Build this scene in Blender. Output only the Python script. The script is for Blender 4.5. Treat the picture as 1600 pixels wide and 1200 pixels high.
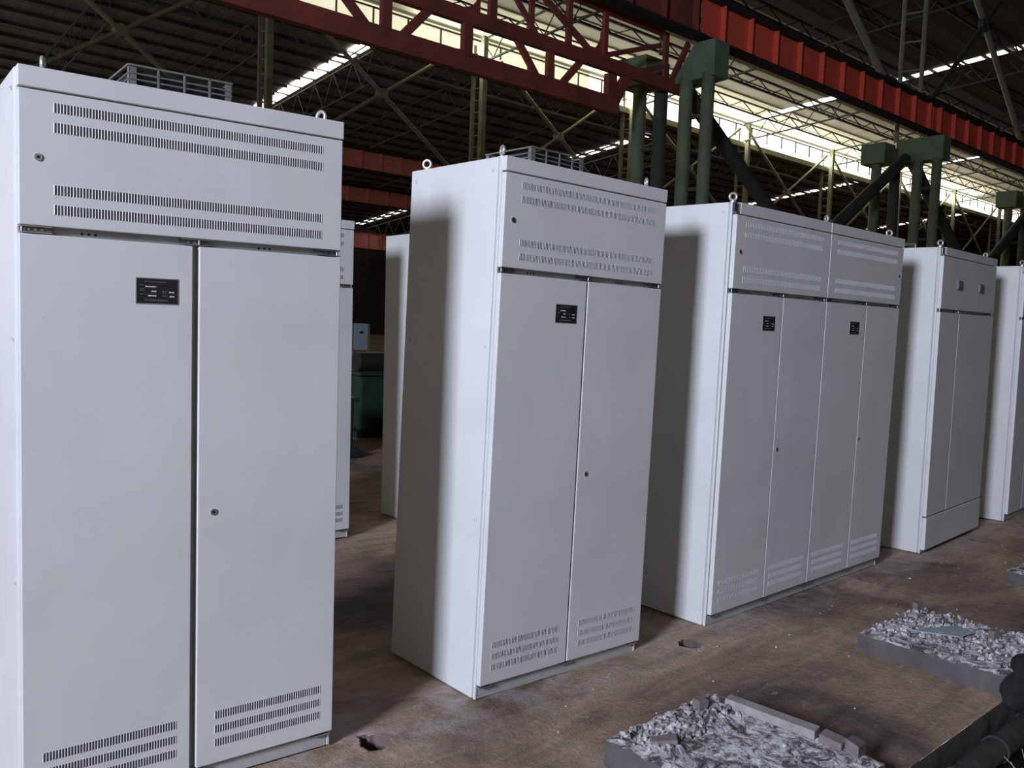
import bpy, math, random
import numpy as np
from mathutils import Matrix, Vector, noise

C = bpy.context.scene.collection
S = bpy.context.scene
for o in list(bpy.data.objects):
    bpy.data.objects.remove(o)

# ------------------------------------------------------------------ camera
F_PX = 1363.03
CAM = Vector((0.0, 0.0, 1.5403))
RT = Vector((0.743012, -0.668235, 0.037348)).normalized()
UP = Vector((0.01765, 0.075349, 0.997001)).normalized()
FW = Vector((0.669045, 0.740125, -0.067779)).normalized()
cd = bpy.data.cameras.new('camera')
cam = bpy.data.objects.new('camera', cd)
C.objects.link(cam)
cd.sensor_width = 36.0
cd.lens = 36.0 * F_PX / 1600
cd.clip_start = 0.05
cd.clip_end = 400
m3 = Matrix((RT, UP, -FW)).transposed()
cam.matrix_world = Matrix.Translation(CAM) @ m3.to_4x4()
S.camera = cam

# ------------------------------------------------------------------ world and light
S.view_settings.view_transform = 'Standard'
S.view_settings.look = 'None'
S.view_settings.gamma = 1.0
S.view_settings.use_curve_mapping = False
S.view_settings.exposure = 0.17
w = bpy.data.worlds.new('world')
S.world = w
w.use_nodes = True
bg = w.node_tree.nodes['Background']
bg.inputs['Color'].default_value = (0.80, 0.88, 1.0, 1)
bg.inputs['Strength'].default_value = 1.0


def area(name, loc, target, sx, sy, power, col, spread=180):
    l = bpy.data.lights.new(name, 'AREA')
    l.shape = 'RECTANGLE'
    l.size = sx
    l.size_y = sy
    l.energy = power
    l.color = col
    l.spread = math.radians(spread)
    o = bpy.data.objects.new(name, l)
    C.objects.link(o)
    o.location = loc
    d = Vector(target) - Vector(loc)
    o.rotation_euler = d.to_track_quat('-Z', 'Y').to_euler()
    return o


# daylight through the gable opening and the clerestory, plus three added fill lamps
area('gable_daylight', (-9.15, -1.25, 4.85), (0, -1.25, 4.85), 2.0, 2.0, 2230, (0.76, 0.81, 1.0))
area('gable_fill', (-9.15, 22.0, 6.5), (0, 22.0, 6.5), 20.0, 7.0, 270, (1.0, 0.93, 0.72))  # added warm fill for shaded cabinet sides and middle bay, no opening here
area('front_fill', (-2.0, -11.8, 4.5), (-2.0, 0, 4.5), 12.0, 4.0, 80, (1.0, 0.94, 0.80))  # added weak fill from behind the camera, the wall has no glazing
area('low_bay_fill', (-9.15, 54.0, 6.0), (0, 54.0, 6.0), 30.0, 7.0, 1100, (1.0, 0.95, 0.84))  # added fill that lifts the dark low bay, no opening behind it
area('clerestory_daylight', (60.0, 36.0, 15.4), (60.0, 30.0, 15.8), 70.0, .7, 4000, (1.0, 0.95, 0.80))

# ------------------------------------------------------------------ helpers
R = math.radians
random.seed(7)


def px_plane_y(x, y, b):
    """the point of the plane Y=b seen at photo pixel x,y"""
    d = FW + RT * ((x - 800) / F_PX) + UP * ((600 - y) / F_PX)
    return CAM + d * (b / d.y)


def px_floor(x, y, z=0.0):
    d = FW + RT * ((x - 800) / F_PX) + UP * ((600 - y) / F_PX)
    return CAM + d * ((z - CAM.z) / d.z)


def tag(o, label=None, cat=None, group=None, kind=None):
    if label:
        o['label'] = label
    if cat:
        o['category'] = cat
    if group:
        o['group'] = group
    if kind:
        o['kind'] = kind
    return o


def empty(name, loc=(0, 0, 0), rz=0.0):
    o = bpy.data.objects.new(name, None)
    o.empty_display_size = 0.1
    C.objects.link(o)
    o.location = loc
    o.rotation_euler = (0, 0, rz)
    return o


class MB:
    """collects shapes, builds ONE mesh object"""

    def __init__(s):
        s.v = []
        s.f = []
        s.mi = []
        s.sm = []

    def add(s, vs, fs, mi=0, smooth=False):
        n = len(s.v)
        s.v += [tuple(p) for p in vs]
        for f in fs:
            s.f.append(tuple(i + n for i in f))
            s.mi.append(mi)
            s.sm.append(smooth)
        return s

    def box(s, a, b, mi=0):
        x0, x1 = sorted((a[0], b[0]))
        y0, y1 = sorted((a[1], b[1]))
        z0, z1 = sorted((a[2], b[2]))
        vs = [(x0, y0, z0), (x1, y0, z0), (x1, y1, z0), (x0, y1, z0), (x0, y0, z1), (x1, y0, z1), (x1, y1, z1), (x0, y1, z1)]
        return s.add(vs, [(0, 3, 2, 1), (4, 5, 6, 7), (0, 1, 5, 4), (1, 2, 6, 5), (2, 3, 7, 6), (3, 0, 4, 7)], mi)

    def bar(s, p, q, w=0.1, h=None, mi=0, up=(0, 0, 1)):
        """rectangular bar from p to q; w sideways, h along up"""
        p = Vector(p)
        q = Vector(q)
        h = h or w
        d = (q - p).normalized()
        u = Vector(up)
        if abs(d.dot(u)) > 0.98:
            u = Vector((0, 1, 0)) if abs(d.y) < .9 else Vector((1, 0, 0))
        sd = d.cross(u).normalized()
        u2 = sd.cross(d).normalized()
        vs = []
        for e in (p, q):
            for (a, b) in ((-1, -1), (1, -1), (1, 1), (-1, 1)):
                vs.append(e + sd * (a * w / 2) + u2 * (b * h / 2))
        return s.add(vs, [(0, 1, 2, 3), (7, 6, 5, 4), (0, 4, 5, 1), (1, 5, 6, 2), (2, 6, 7, 3), (3, 7, 4, 0)], mi)

    def cyl(s, p, q, r, n=10, mi=0, r2=None, caps=True):
        p = Vector(p)
        q = Vector(q)
        d = (q - p).normalized()
        a = d.orthogonal().normalized()
        b = d.cross(a)
        r2 = r if r2 is None else r2
        vs = []
        for e, rr in ((p, r), (q, r2)):
            for i in range(n):
                t = 2 * math.pi * i / n
                vs.append(e + (a * math.cos(t) + b * math.sin(t)) * rr)
        fs = [(i, (i + 1) % n, n + (i + 1) % n, n + i) for i in range(n)]
        s.add(vs, fs, mi, True)
        if caps:
            s.add(vs[:n], [tuple(reversed(range(n)))], mi)
            s.add(vs[n:], [tuple(range(n))], mi)
        return s

    def torus(s, c, ax, R0, r, n=20, k=8, mi=0):
        c = Vector(c)
        ax = Vector(ax).normalized()
        a = ax.orthogonal().normalized()
        b = ax.cross(a)
        vs = []
        for i in range(n):
            t = 2 * math.pi * i / n
            d = a * math.cos(t) + b * math.sin(t)
            for j in range(k):
                ph = 2 * math.pi * j / k
                vs.append(c + d * (R0 + r * math.cos(ph)) + ax * (r * math.sin(ph)))
        fs = []
        for i in range(n):
            for j in range(k):
                fs.append((i * k + j, ((i + 1) % n) * k + j, ((i + 1) % n) * k + (j + 1) % k, i * k + (j + 1) % k))
        return s.add(vs, fs, mi, True)

    def build(s, name, mats, parent=None, bevel=0.0, seg=2):
        me = bpy.data.meshes.new(name)
        me.from_pydata(s.v, [], s.f)
        if not isinstance(mats, (list, tuple)):
            mats = [mats]
        for m in mats:
            me.materials.append(m)
        me.polygons.foreach_set('material_index', s.mi)
        me.polygons.foreach_set('use_smooth', s.sm)
        me.update()
        o = bpy.data.objects.new(name, me)
        C.objects.link(o)
        if parent is not None:
            o.parent = parent
        if bevel:
            b = o.modifiers.new('bevel', 'BEVEL')
            b.width = bevel
            b.segments = seg
            b.limit_method = 'ANGLE'
        return o


def copy_tree(o, parent=None):
    c = o.copy()
    C.objects.link(c)
    if parent is not None:
        c.parent = parent
    for ch in [k for k in bpy.data.objects if k.parent == o]:
        copy_tree(ch, c)
    return c


# ------------------------------------------------------------------ materials
def nt_new(name):
    m = bpy.data.materials.new(name)
    m.use_nodes = True
    n = m.node_tree
    return m, n, n.nodes['Principled BSDF']


def ramp(n, src, stops):
    r = n.nodes.new('ShaderNodeValToRGB')
    e = r.color_ramp.elements
    e[0].position, e[0].color = stops[0][0], (*stops[0][1], 1)
    e[1].position, e[1].color = stops[-1][0], (*stops[-1][1], 1)
    for p, c in stops[1:-1]:
        k = e.new(p)
        k.color = (*c, 1)
    n.links.new(src, r.inputs[0])
    return r


def noise_tex(n, scale, detail=4, rough=.5, dist=0.0, vec=None):
    t = n.nodes.new('ShaderNodeTexNoise')
    t.inputs['Scale'].default_value = scale
    t.inputs['Detail'].default_value = detail
    t.inputs['Roughness'].default_value = rough
    t.inputs['Distortion'].default_value = dist
    if vec is not None:
        n.links.new(vec, t.inputs['Vector'])
    return t


def coords(n, kind='Object', scale=None):
    c = n.nodes.new('ShaderNodeTexCoord')
    if scale is None:
        return c.outputs[kind]
    mp = n.nodes.new('ShaderNodeMapping')
    mp.inputs['Scale'].default_value = scale
    n.links.new(c.outputs[kind], mp.inputs[0])
    return mp.outputs[0]


def bump(n, bsdf, src, strength, dist):
    b = n.nodes.new('ShaderNodeBump')
    b.inputs['Strength'].default_value = strength
    b.inputs['Distance'].default_value = dist
    n.links.new(src, b.inputs['Height'])
    n.links.new(b.outputs[0], bsdf.inputs['Normal'])
    return b


def mat(name, c1, c2=None, scale=6, rough=.6, metal=0.0, bs=0.0, bd=.002, stretch=None):
    m, n, p = nt_new(name)
    p.inputs['Roughness'].default_value = rough
    p.inputs['Metallic'].default_value = metal
    c2 = c2 or tuple(min(1, k * .75) for k in c1)
    v = coords(n, 'Object', stretch or (1, 1, 1))
    t = noise_tex(n, scale, 6, .6, .3, v)
    r = ramp(n, t.outputs[0], [(.3, c2), (.7, c1)])
    n.links.new(r.outputs[0], p.inputs['Base Color'])
    if bs:
        bump(n, p, t.outputs[0], bs, bd)
    return m


def cabinet_paint():
    m, n, p = nt_new('cabinet_enamel')
    v = coords(n)
    t = noise_tex(n, 2.2, 5, .55, .4, v)
    r = ramp(n, t.outputs[0], [(.3, (.560, .565, .555)), (.7, (.620, .625, .615))])
    # fine fly specks
    sp = n.nodes.new('ShaderNodeTexVoronoi')
    sp.inputs['Scale'].default_value = 55
    n.links.new(v, sp.inputs['Vector'])
    g = noise_tex(n, 3.0, 2, .5, 0, v)
    mt = n.nodes.new('ShaderNodeMath')
    mt.operation = 'LESS_THAN'
    mt.inputs[1].default_value = .075
    n.links.new(sp.outputs['Distance'], mt.inputs[0])
    m2 = n.nodes.new('ShaderNodeMath')
    m2.operation = 'GREATER_THAN'
    m2.inputs[1].default_value = .57
    n.links.new(g.outputs[0], m2.inputs[0])
    m3_ = n.nodes.new('ShaderNodeMath')
    m3_.operation = 'MULTIPLY'
    n.links.new(mt.outputs[0], m3_.inputs[0])
    n.links.new(m2.outputs[0], m3_.inputs[1])
    m4 = n.nodes.new('ShaderNodeMath')
    m4.operation = 'MULTIPLY'
    m4.inputs[1].default_value = .45
    n.links.new(m3_.outputs[0], m4.inputs[0])
    mx = n.nodes.new('ShaderNodeMix')
    mx.data_type = 'RGBA'
    n.links.new(m4.outputs[0], mx.inputs[0])
    n.links.new(r.outputs[0], mx.inputs[6])
    mx.inputs[7].default_value = (.18, .17, .18, 1)
    n.links.new(mx.outputs[2], p.inputs['Base Color'])
    p.inputs['Roughness'].default_value = .48
    p.inputs['Specular IOR Level'].default_value = .35
    big = noise_tex(n, 3.0, 2, .4, 0, v)
    fine = noise_tex(n, 420, 2, .5, 0, v)
    ad = n.nodes.new('ShaderNodeMath')
    ad.operation = 'MULTIPLY_ADD'
    ad.inputs[1].default_value = .012
    n.links.new(fine.outputs[0], ad.inputs[0])
    n.links.new(big.outputs[0], ad.inputs[2])
    bump(n, p, ad.outputs[0], .35, .008)
    return m


PAINT = cabinet_paint()
GREYFRAME = mat('frame_enamel', (.42, .43, .42), (.34, .34, .33), 5, .5)
HINGEDK = mat('hinge_plate', (.26, .27, .26), (.12, .12, .12), 60, .35, .6)
CHROME = mat('zinc_plate', (.60, .61, .65), (.40, .41, .44), 30, .28, .9)
BLACK = mat('black_gap', (.012, .012, .012), (.006, .006, .006), 5, .8)
DARKSLOT = mat('slot_shade', (.05, .05, .055), (.035, .035, .04), 5, .7)
EYE = mat('eyebolt_steel', (.62, .62, .58), (.45, .45, .42), 40, .35, .6)
PLATE = mat('plate_black', (.018, .018, .022), (.012, .012, .014), 10, .3)
PLATEEDGE = mat('plate_edge', (.55, .55, .52), (.42, .42, .40), 30, .35, .7)
INK = mat('plate_letters', (.62, .62, .60), (.5, .5, .5), 60, .5)
INKDIM = mat('plate_letters_dim', (.14, .14, .16), (.1, .1, .11), 60, .5)
FANGREY = mat('fan_guard_grey', (.19, .19, .17), (.13, .13, .12), 20, .5, .2)
GREEN = mat('column_green', (.150, .190, .110), (.095, .120, .072), 1.6, .75, 0, .2, .01)
GREEN2 = mat('bracket_green', (.150, .215, .125), (.105, .150, .092), 2.2, .65)
DKGREEN = mat('brace_dark_green', (.055, .065, .048), (.035, .04, .03), 2, .8)
OLIVE = mat('lattice_olive', (.235, .245, .17), (.15, .155, .11), 3, .8)
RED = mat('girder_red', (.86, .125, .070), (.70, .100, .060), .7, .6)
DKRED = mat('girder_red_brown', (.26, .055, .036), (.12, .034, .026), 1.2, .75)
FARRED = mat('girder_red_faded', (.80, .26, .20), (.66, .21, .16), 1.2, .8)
BLKSTEEL = mat('sooty_steel', (.022, .020, .018), (.014, .013, .012), 3, .8)
ROOFDARK = mat('roof_shaded_sheet', (.10, .094, .085), (.065, .061, .055), .8, .9, 0, 0, 0, (8, .3, 1))
ROOFLOW = mat('roof_low_sheet', (.27, .26, .235), (.15, .143, .13), .8, .9, 0, 0, 0, (8, .3, 1))
ROOFPALE = mat('roof_pale_sheet', (.62, .59, .46), (.46, .44, .33), .35, .8, 0, 0, 0, (1, .3, 1))
ROOFPALE2 = mat('roof_dimmed_sheet', (.44, .43, .36), (.32, .31, .25), .5, .85, 0, 0, 0, (1, .3, 1))
WALLM = mat('wall_brown_sheet', (.055, .045, .038), (.035, .03, .026), .6, .9)
MACH = mat('machine_green', (.016, .042, .022), (.010, .028, .016), 4, .55)
MACHDK = mat('machine_black', (.015, .018, .016), (.01, .012, .011), 4, .6)
BOXBLUE = mat('panel_pale_blue', (.40, .50, .62), (.34, .42, .52), 5, .5)
YELLOW = mat('warning_yellow', (.65, .58, .12), (.5, .44, .1), 20, .6)
STONE = mat('concrete_grey', (.105, .092, .092), (.062, .054, .055), 9, .9, 0, .5, .006)
TIMBER = mat('dusty_timber', (.34, .31, .29), (.22, .20, .185), 18, .85, 0, .4, .004)
BRICK = mat('dusty_brick', (.20, .17, .165), (.13, .11, .105), 25, .9, 0, .4, .004)
TILE = mat('grey_blue_sheet', (.30, .35, .37), (.24, .28, .30), 8, .6)
BLKLUMP = mat('lump_black', (.012, .012, .012), (.007, .007, .007), 12, .95, 0, .6, .01)
BOULD = mat('earthy_stone', (.15, .115, .10), (.085, .065, .058), 8, .95, 0, .6, .02)
PURLINDK = mat('purlin_dark', (.06, .056, .05), (.035, .033, .03), 3, .8)
TRUSSDIM = mat('truss_dim_olive', (.11, .112, .085), (.07, .072, .055), 3, .8)
DUCT = mat('dirty_pipe', (.045, .038, .034), (.014, .012, .011), 9, .85, 0, .6, .01)
DIRT = mat('trench_dirt', (.045, .035, .030), (.020, .016, .014), 8, .95, 0, .6, .02)
STRAW = mat('dry_straw', (.5, .44, .33), (.4, .34, .25), 20, .9)


def emis(name, col, st, c2=None, scale=1.5):
    m, n, p = nt_new(name)
    p.inputs['Base Color'].default_value = (.5, .5, .5, 1)
    t = noise_tex(n, scale, 3, .5, 0, coords(n))
    r = ramp(n, t.outputs[0], [(.3, c2 or tuple(k * .8 for k in col)), (.7, col)])
    n.links.new(r.outputs[0], p.inputs['Emission Color'])
    p.inputs['Emission Strength'].default_value = st
    return m


SKYL = emis('rooflight_sheet', (1.0, .97, .90), 3.2)
CLERE = emis('clerestory_sheet', (1.0, .96, .78), 2.6)
CLERE2 = emis('clerestory_sheet_dim', (.84, .80, .56), .95, (.72, .68, .47), .8)  # left stretch of the band, set to a weaker, yellower glow


def floor_mat():
    m, n, p = nt_new('floor_oily_concrete')
    v = coords(n)
    big = noise_tex(n, .9, 6, .6, .6, v)
    col = ramp(n, big.outputs[0], [(.34, (.095, .074, .062)), (.44, (.225, .160, .118)), (.56, (.365, .262, .182)), (.68, (.46, .36, .27))])
    vs = coords(n, 'Object', (1.2, 5.5, 1))
    st = noise_tex(n, 1.4, 7, .65, 1.2, vs)
    r2 = ramp(n, st.outputs[0], [(.35, (.62, .62, .64)), (.62, (1.12, 1.05, 1.0))])
    mu = n.nodes.new('ShaderNodeMix')
    mu.data_type = 'RGBA'
    mu.blend_type = 'MULTIPLY'
    mu.inputs[0].default_value = 1
    n.links.new(col.outputs[0], mu.inputs[6])
    n.links.new(r2.outputs[0], mu.inputs[7])
    # pale plaster crumbs and scrapes
    w1 = noise_tex(n, 7.0, 9, .72, 1.0, coords(n, 'Object', (1, 2.2, 1)))
    rw = ramp(n, w1.outputs[0], [(.60, (0, 0, 0)), (.70, (.6, .6, .6))])
    mx = n.nodes.new('ShaderNodeMix')
    mx.data_type = 'RGBA'
    n.links.new(rw.outputs[0], mx.inputs[0])
    n.links.new(mu.outputs[2], mx.inputs[6])
    mx.inputs[7].default_value = (.62, .56, .50, 1)
    # trodden plaster dust in front of the cabinet row
    sx = n.nodes.new('ShaderNodeSeparateXYZ')
    n.links.new(v, sx.inputs[0])
    mr = n.nodes.new('ShaderNodeMapRange')
    mr.inputs[1].default_value = 2.30
    mr.inputs[2].default_value = 2.62
    n.links.new(sx.outputs[1], mr.inputs[0])
    mr2 = n.nodes.new('ShaderNodeMapRange')
    mr2.inputs[1].default_value = 3.1
    mr2.inputs[2].default_value = 2.75
    n.links.new(sx.outputs[1], mr2.inputs[0])
    dn = noise_tex(n, 4.5, 8, .7, .6, v)
    rd = ramp(n, dn.outputs[0], [(.42, (0, 0, 0)), (.7, (.75, .75, .75))])
    k1 = n.nodes.new('ShaderNodeMath')
    k1.operation = 'MULTIPLY'
    n.links.new(mr.outputs[0], k1.inputs[0])
    n.links.new(mr2.outputs[0], k1.inputs[1])
    k2 = n.nodes.new('ShaderNodeMath')
    k2.operation = 'MULTIPLY'
    n.links.new(k1.outputs[0], k2.inputs[0])
    n.links.new(rd.outputs[0], k2.inputs[1])
    mx2 = n.nodes.new('ShaderNodeMix')
    mx2.data_type = 'RGBA'
    n.links.new(k2.outputs[0], mx2.inputs[0])
    n.links.new(mx.outputs[2], mx2.inputs[6])
    mx2.inputs[7].default_value = (.50, .47, .46, 1)
    n.links.new(mx2.outputs[2], p.inputs['Base Color'])
    p.inputs['Roughness'].default_value = .78
    f = noise_tex(n, 22, 8, .7, .4, v)
    bump(n, p, f.outputs[0], .8, .016)
    return m


FLOOR = floor_mat()


def mortar_mat():
    m, n, p = nt_new('broken_mortar')
    v = coords(n)
    t = noise_tex(n, 11, 10, .8, 1.4, v)
    r = ramp(n, t.outputs[0], [(.38, (.055, .042, .040)), (.46, (.16, .13, .13)), (.51, (.56, .53, .54)), (.60, (.92, .91, .91))])
    n.links.new(r.outputs[0], p.inputs['Base Color'])
    p.inputs['Roughness'].default_value = .9
    f = noise_tex(n, 45, 8, .75, .5, v)
    bump(n, p, f.outputs[0], .9, .02)
    return m


MORTAR = mortar_mat()

# ------------------------------------------------------------------ floor with cable holes, trench
HOLES = [(1.74, 2.595, .055), (3.53, 2.52, .052), (5.40, 2.51, .055), (7.24, 2.51, .055)]
TR0, TR1 = 0.62, 1.27          # cable trench between these Y


def fh(x, y):
    h = .004 * noise.fractal((x * 1.1, y * 1.1, 0), 1.0, 2.0, 4) + .0015 * noise.noise((x * 14, y * 14, 3))
    # a broken patch of screed
    d = noise.noise((x * 1.7 + 5, y * 2.3, 1.5))
    if 0.02 < d:
        h -= .004 * min(1, (d - .02) * 12)
    for (hx, hy, r) in HOLES:
        a = math.atan2(y - hy, x - hx)
        rr = r * (1 + .07 * math.sin(3 * a + hx * 5) + .05 * math.sin(7 * a))
        q = math.hypot(x - hx, y - hy)
        if q < rr:
            return -.38
        if q < rr + .03:
            h += .004 * (1 - (q - rr) / .03)
    return h - .004


def grid_lines(a, b, step, fine, fstep):
    out = [a]
    while out[-1] < b - 1e-6:
        x = out[-1]
        s = step
        for f in fine:
            if abs(x + s * .5 - f) < .13:
                s = fstep
        out.append(min(b, x + s))
    return out


xs = grid_lines(-1.5, 13.0, .035, [h_[0] for h_ in HOLES], .006)
ys = grid_lines(TR1, 4.4, .03, [2.53], .006)
vs = [(x, y, fh(x, y)) for y in ys for x in xs]
nx = len(xs)
fs = [(j * nx + i, j * nx + i + 1, (j + 1) * nx + i + 1, (j + 1) * nx + i) for j in range(len(ys) - 1) for i in range(nx - 1)]
fb = MB().add(vs, fs, 0, True)
for i_, f_ in enumerate(fs):
    if min(vs[k_][2] for k_ in f_) < -.03:
        fb.mi[i_] = 1  # darker earthy walls, deepening the shade in the holes by colour
tag(fb.build('floor', [FLOOR, BOULD]), kind='structure')
fl = MB()
fl.box((-9.6, 4.4, -.3), (120, 76, -.006))
fl.box((-9.6, TR1, -.3), (-1.5, 4.4, -.006))
fl.box((13, TR1, -.3), (120, 4.4, -.006))
fl.box((-9.6, -12.3, -.3), (120, TR0, -.006))
fl.box((-9.6, TR0, -.3), (-1.5, TR1, -.006))
tag(fl.build('floor', FLOOR), kind='structure')
# trench walls and bottom with a ragged lip
tr = MB()
tx = [i * .05 - 1.5 for i in range(291)]
prof = [(TR1, -.004), (TR1 - .012, -.03), (TR1 - .004, -.12), (TR1 + .01, -.45), (TR1 - .08, -.52), (TR0 + .05, -.55), (TR0, -.4), (TR0, -.004)]
vv = []
for x in tx:
    for k, (y, z) in enumerate(prof):
        j = .018 * noise.noise((x * 9, k * 3.1, 2)) if 0 < k < 7 else 0
        vv.append((x, y + j, z + j * .6))
L = len(prof)
ff = [(i * L + k, (i + 1) * L + k, (i + 1) * L + k + 1, i * L + k + 1) for i in range(len(tx) - 1) for k in range(L - 1)]
tag(tr.add(vv, ff, 0, True).build('floor', DIRT), kind='structure')

# ------------------------------------------------------------------ hall shell
YR = 36.0                      # second column row
wl = MB()
wl.box((-9.6, -12.3, -.006), (-9.3, 76, 3.75))
wl.box((-9.6, -12.3, 5.95), (-9.3, 76, 24))
wl.box((-9.6, -12.3, 3.75), (-9.3, -2.35, 5.95))
wl.box((-9.6, -.15, 3.75), (-9.3, 76, 5.95))
tag(wl.build('wall_left', WALLM), kind='structure')
tag(MB().box((-9.6, -12.6, -.006), (120, -12.3, 24)).build('wall_front', WALLM), kind='structure')
tag(MB().box((120, -12.6, -.006), (120.3, 76, 24)).build('wall_right', WALLM), kind='structure')
wb = MB()
wb.box((-9.6, 75.6, -.006), (120, 76, 13))
for i in range(60):
    wb.box((-9 + i * 2.2, 75.5, 0), (-8.8 + i * 2.2, 75.6, 12))
tag(wb.build('wall_back', WALLM), kind='structure')


def roof_sheet(y0, z0, y1, z1, m, x0=-9.3, x1=120, rib=1.5):
    """corrugated roof sheet as a real thickness with a rib every rib metres along Y"""
    b = MB()
    n = max(1, int(abs(y1 - y0) / rib))
    for i in range(n):
        ta, tb = i / n, (i + 1) / n
        ya, yb = y0 + (y1 - y0) * ta, y0 + (y1 - y0) * tb
        za, zb = z0 + (z1 - z0) * ta, z0 + (z1 - z0) * tb
        dz = .03 * (i % 2)
        b.add([(x0, ya, za + dz), (x1, ya, za + dz), (x1, yb, zb + dz), (x0, yb, zb + dz),
               (x0, ya, za + .12), (x1, ya, za + .12), (x1, yb, zb + .12), (x0, yb, zb + .12)],
              [(0, 1, 2, 3), (4, 7, 6, 5), (0, 4, 5, 1), (2, 6, 7, 3)])
    return b.build('ceiling', m)


def mid_z(y):
    return 16.45 + .085 * (YR - y)


def low_z(y):
    return 15.0 - .105 * (y - YR)


tag(roof_sheet(YR, mid_z(YR), 25.0, mid_z(25.0), ROOFPALE), kind='structure')
tag(roof_sheet(25.0, mid_z(25.0), 13.4, mid_z(13.4), ROOFPALE2, -9.3, 22.0), kind='structure')  # greyer tone of the same roof, painting in its weaker light
tag(roof_sheet(25.0, mid_z(25.0), 13.4, mid_z(13.4), ROOFDARK, 22.0, 120), kind='structure')  # dark tone stands in for the light falling off away from the clerestory
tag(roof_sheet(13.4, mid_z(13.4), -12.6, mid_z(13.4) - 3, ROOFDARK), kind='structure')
tag(roof_sheet(YR + .2, low_z(YR), 76, low_z(76), ROOFLOW), kind='structure')

# clerestory: translucent sheet band with mullions, over the sill of the low roof
cl = empty('window_1', (0, YR, 15.0))
tag(cl, kind='structure')
MB().box((38.0, .28, .02), (120, .33, 1.42)).build('pane', CLERE, cl)
MB().box((-9.2, .28, .02), (38.0, .33, 1.42)).build('pane', CLERE2, cl)
mu = MB()
for i in range(66):
    x = -9 + i * 2.0
    mu.box((x, .17, .42), (x + .06, .25, 1.25))
mu.box((-9.2, .17, 1.22), (120, .25, 1.29))
mu.build('window_frame', DKGREEN, cl)
tag(MB().box((-9.2, YR + .05, 14.72), (120, YR + .5, 15.0)).build('trim_1', OLIVE), kind='structure')
tag(MB().box((-9.2, YR + .0, 16.42), (120, YR + .5, 17.2)).build('trim_2', ROOFPALE2), kind='structure')


def rooflight(num, x, y0, y1, zf, wdt=.72, pane=1.16):
    e = empty('window_%d' % num, (x, y0, zf(y0)))
    tag(e, kind='structure')
    b = MB()
    y = y0
    while y < y1 - .2:
        ye = min(y1, y + pane)
        za, zb = zf(y) - .035 - zf(y0), zf(ye) - .035 - zf(y0)
        b.add([(0, y - y0, za), (wdt, y - y0, za), (wdt, ye - y0, zb), (0, ye - y0, zb),
               (0, y - y0, za + .03), (wdt, y - y0, za + .03), (wdt, ye - y0, zb + .03), (0, ye - y0, zb + .03)],
              [(0, 1, 2, 3), (4, 7, 6, 5), (0, 4, 5, 1), (1, 5, 6, 2), (2, 6, 7, 3), (3, 7, 4, 0)])
        y = ye + .30
    b.build('pane', SKYL, e)
    return e


k = 2
for (x, y0, y1, zf) in ((23.0, 37.3, 62, low_z), (46.3, 38.8, 75, low_z), (72.2, 37.1, 70, low_z), (96, 37.1, 70, low_z),
                        (53.4, 14.5, 35.6, mid_z), (78.0, 14.5, 35.6, mid_z), (101.0, 14.5, 35.6, mid_z)):
    rooflight(k, x, y0, y1, zf)
    k += 1

# purlins: dark ribs along the dark roof (parts of the roof structure)
pu = MB()
y = YR + 1.2
while y < 74:
    pu.box((-9.2, y, low_z(y) - .17), (22.95, y + .08, low_z(y) - .02))
    pu.box((23.8, y, low_z(y) - .17), (120, y + .08, low_z(y) - .02))
    y += 1.46
tag(pu.build('trim_3', PURLINDK), kind='structure')


def lattice_truss(name, p, q, depth, panels, m, label, cat, group, chord=.10, web=.05, up=True):
    """planar lattice: top chord p-q, bottom chord depth below, zigzag web"""
    p = Vector(p)
    q = Vector(q)
    r = empty(name, p)
    d = q - p
    z = Vector((0, 0, -depth))
    MB().bar((0, 0, 0), d, chord).build('top_chord', m, r)
    MB().bar(z, d + z, chord).build('bottom_chord', m, r)
    b = MB()
    for i in range(panels):
        a, c = d * (i / panels), d * ((i + 1) / panels)
        mid = (a + c) / 2
        b.bar(a, mid + z, web)
        b.bar(mid + z, c, web)
    b.build('web_bars', m, r)
    return tag(r, label, cat, group)


# trusses carrying the pale middle roof (run across the bay), and lattice purlins (run along it)
for i in range(9):
    x = 17.4 + 12.0 * i
    lattice_truss('roof_truss', (x, 13.6, mid_z(13.6) - .30), (x, 35.8, mid_z(35.8) - .30), 1.15, 12, DKGREEN,
                  'thin lattice truss crossing under the sunlit pale roof behind the red crane girder', 'roof truss',
                  'trusses under the pale middle roof', .09, .045)
for j, y in enumerate((33.2, 30.2, 27.2, 24.2, 21.2, 18.2)):
    lattice_truss('lattice_purlin', (-9, y, mid_z(y) - .14), (119, y, mid_z(y) - .14), .62, 44, BLKSTEEL,
                  'long dark lattice purlin running lengthwise under the sunlit pale roof', 'purlin',
                  'lattice purlins under the pale middle roof', .12 if j % 2 else .09, .05)
# trusses of the low sooty roof
for i in range(17):
    x = 5.6 + 6.0 * i
    lattice_truss('roof_truss', (x, 37.0, low_z(37.0) - .36), (x, 75, low_z(75) - .36), 1.5, 20, TRUSSDIM,
                  'thin lattice truss crossing under the sooty low roof beyond the green columns', 'roof truss',
                  'trusses under the sooty low roof', .07, .032)
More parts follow.
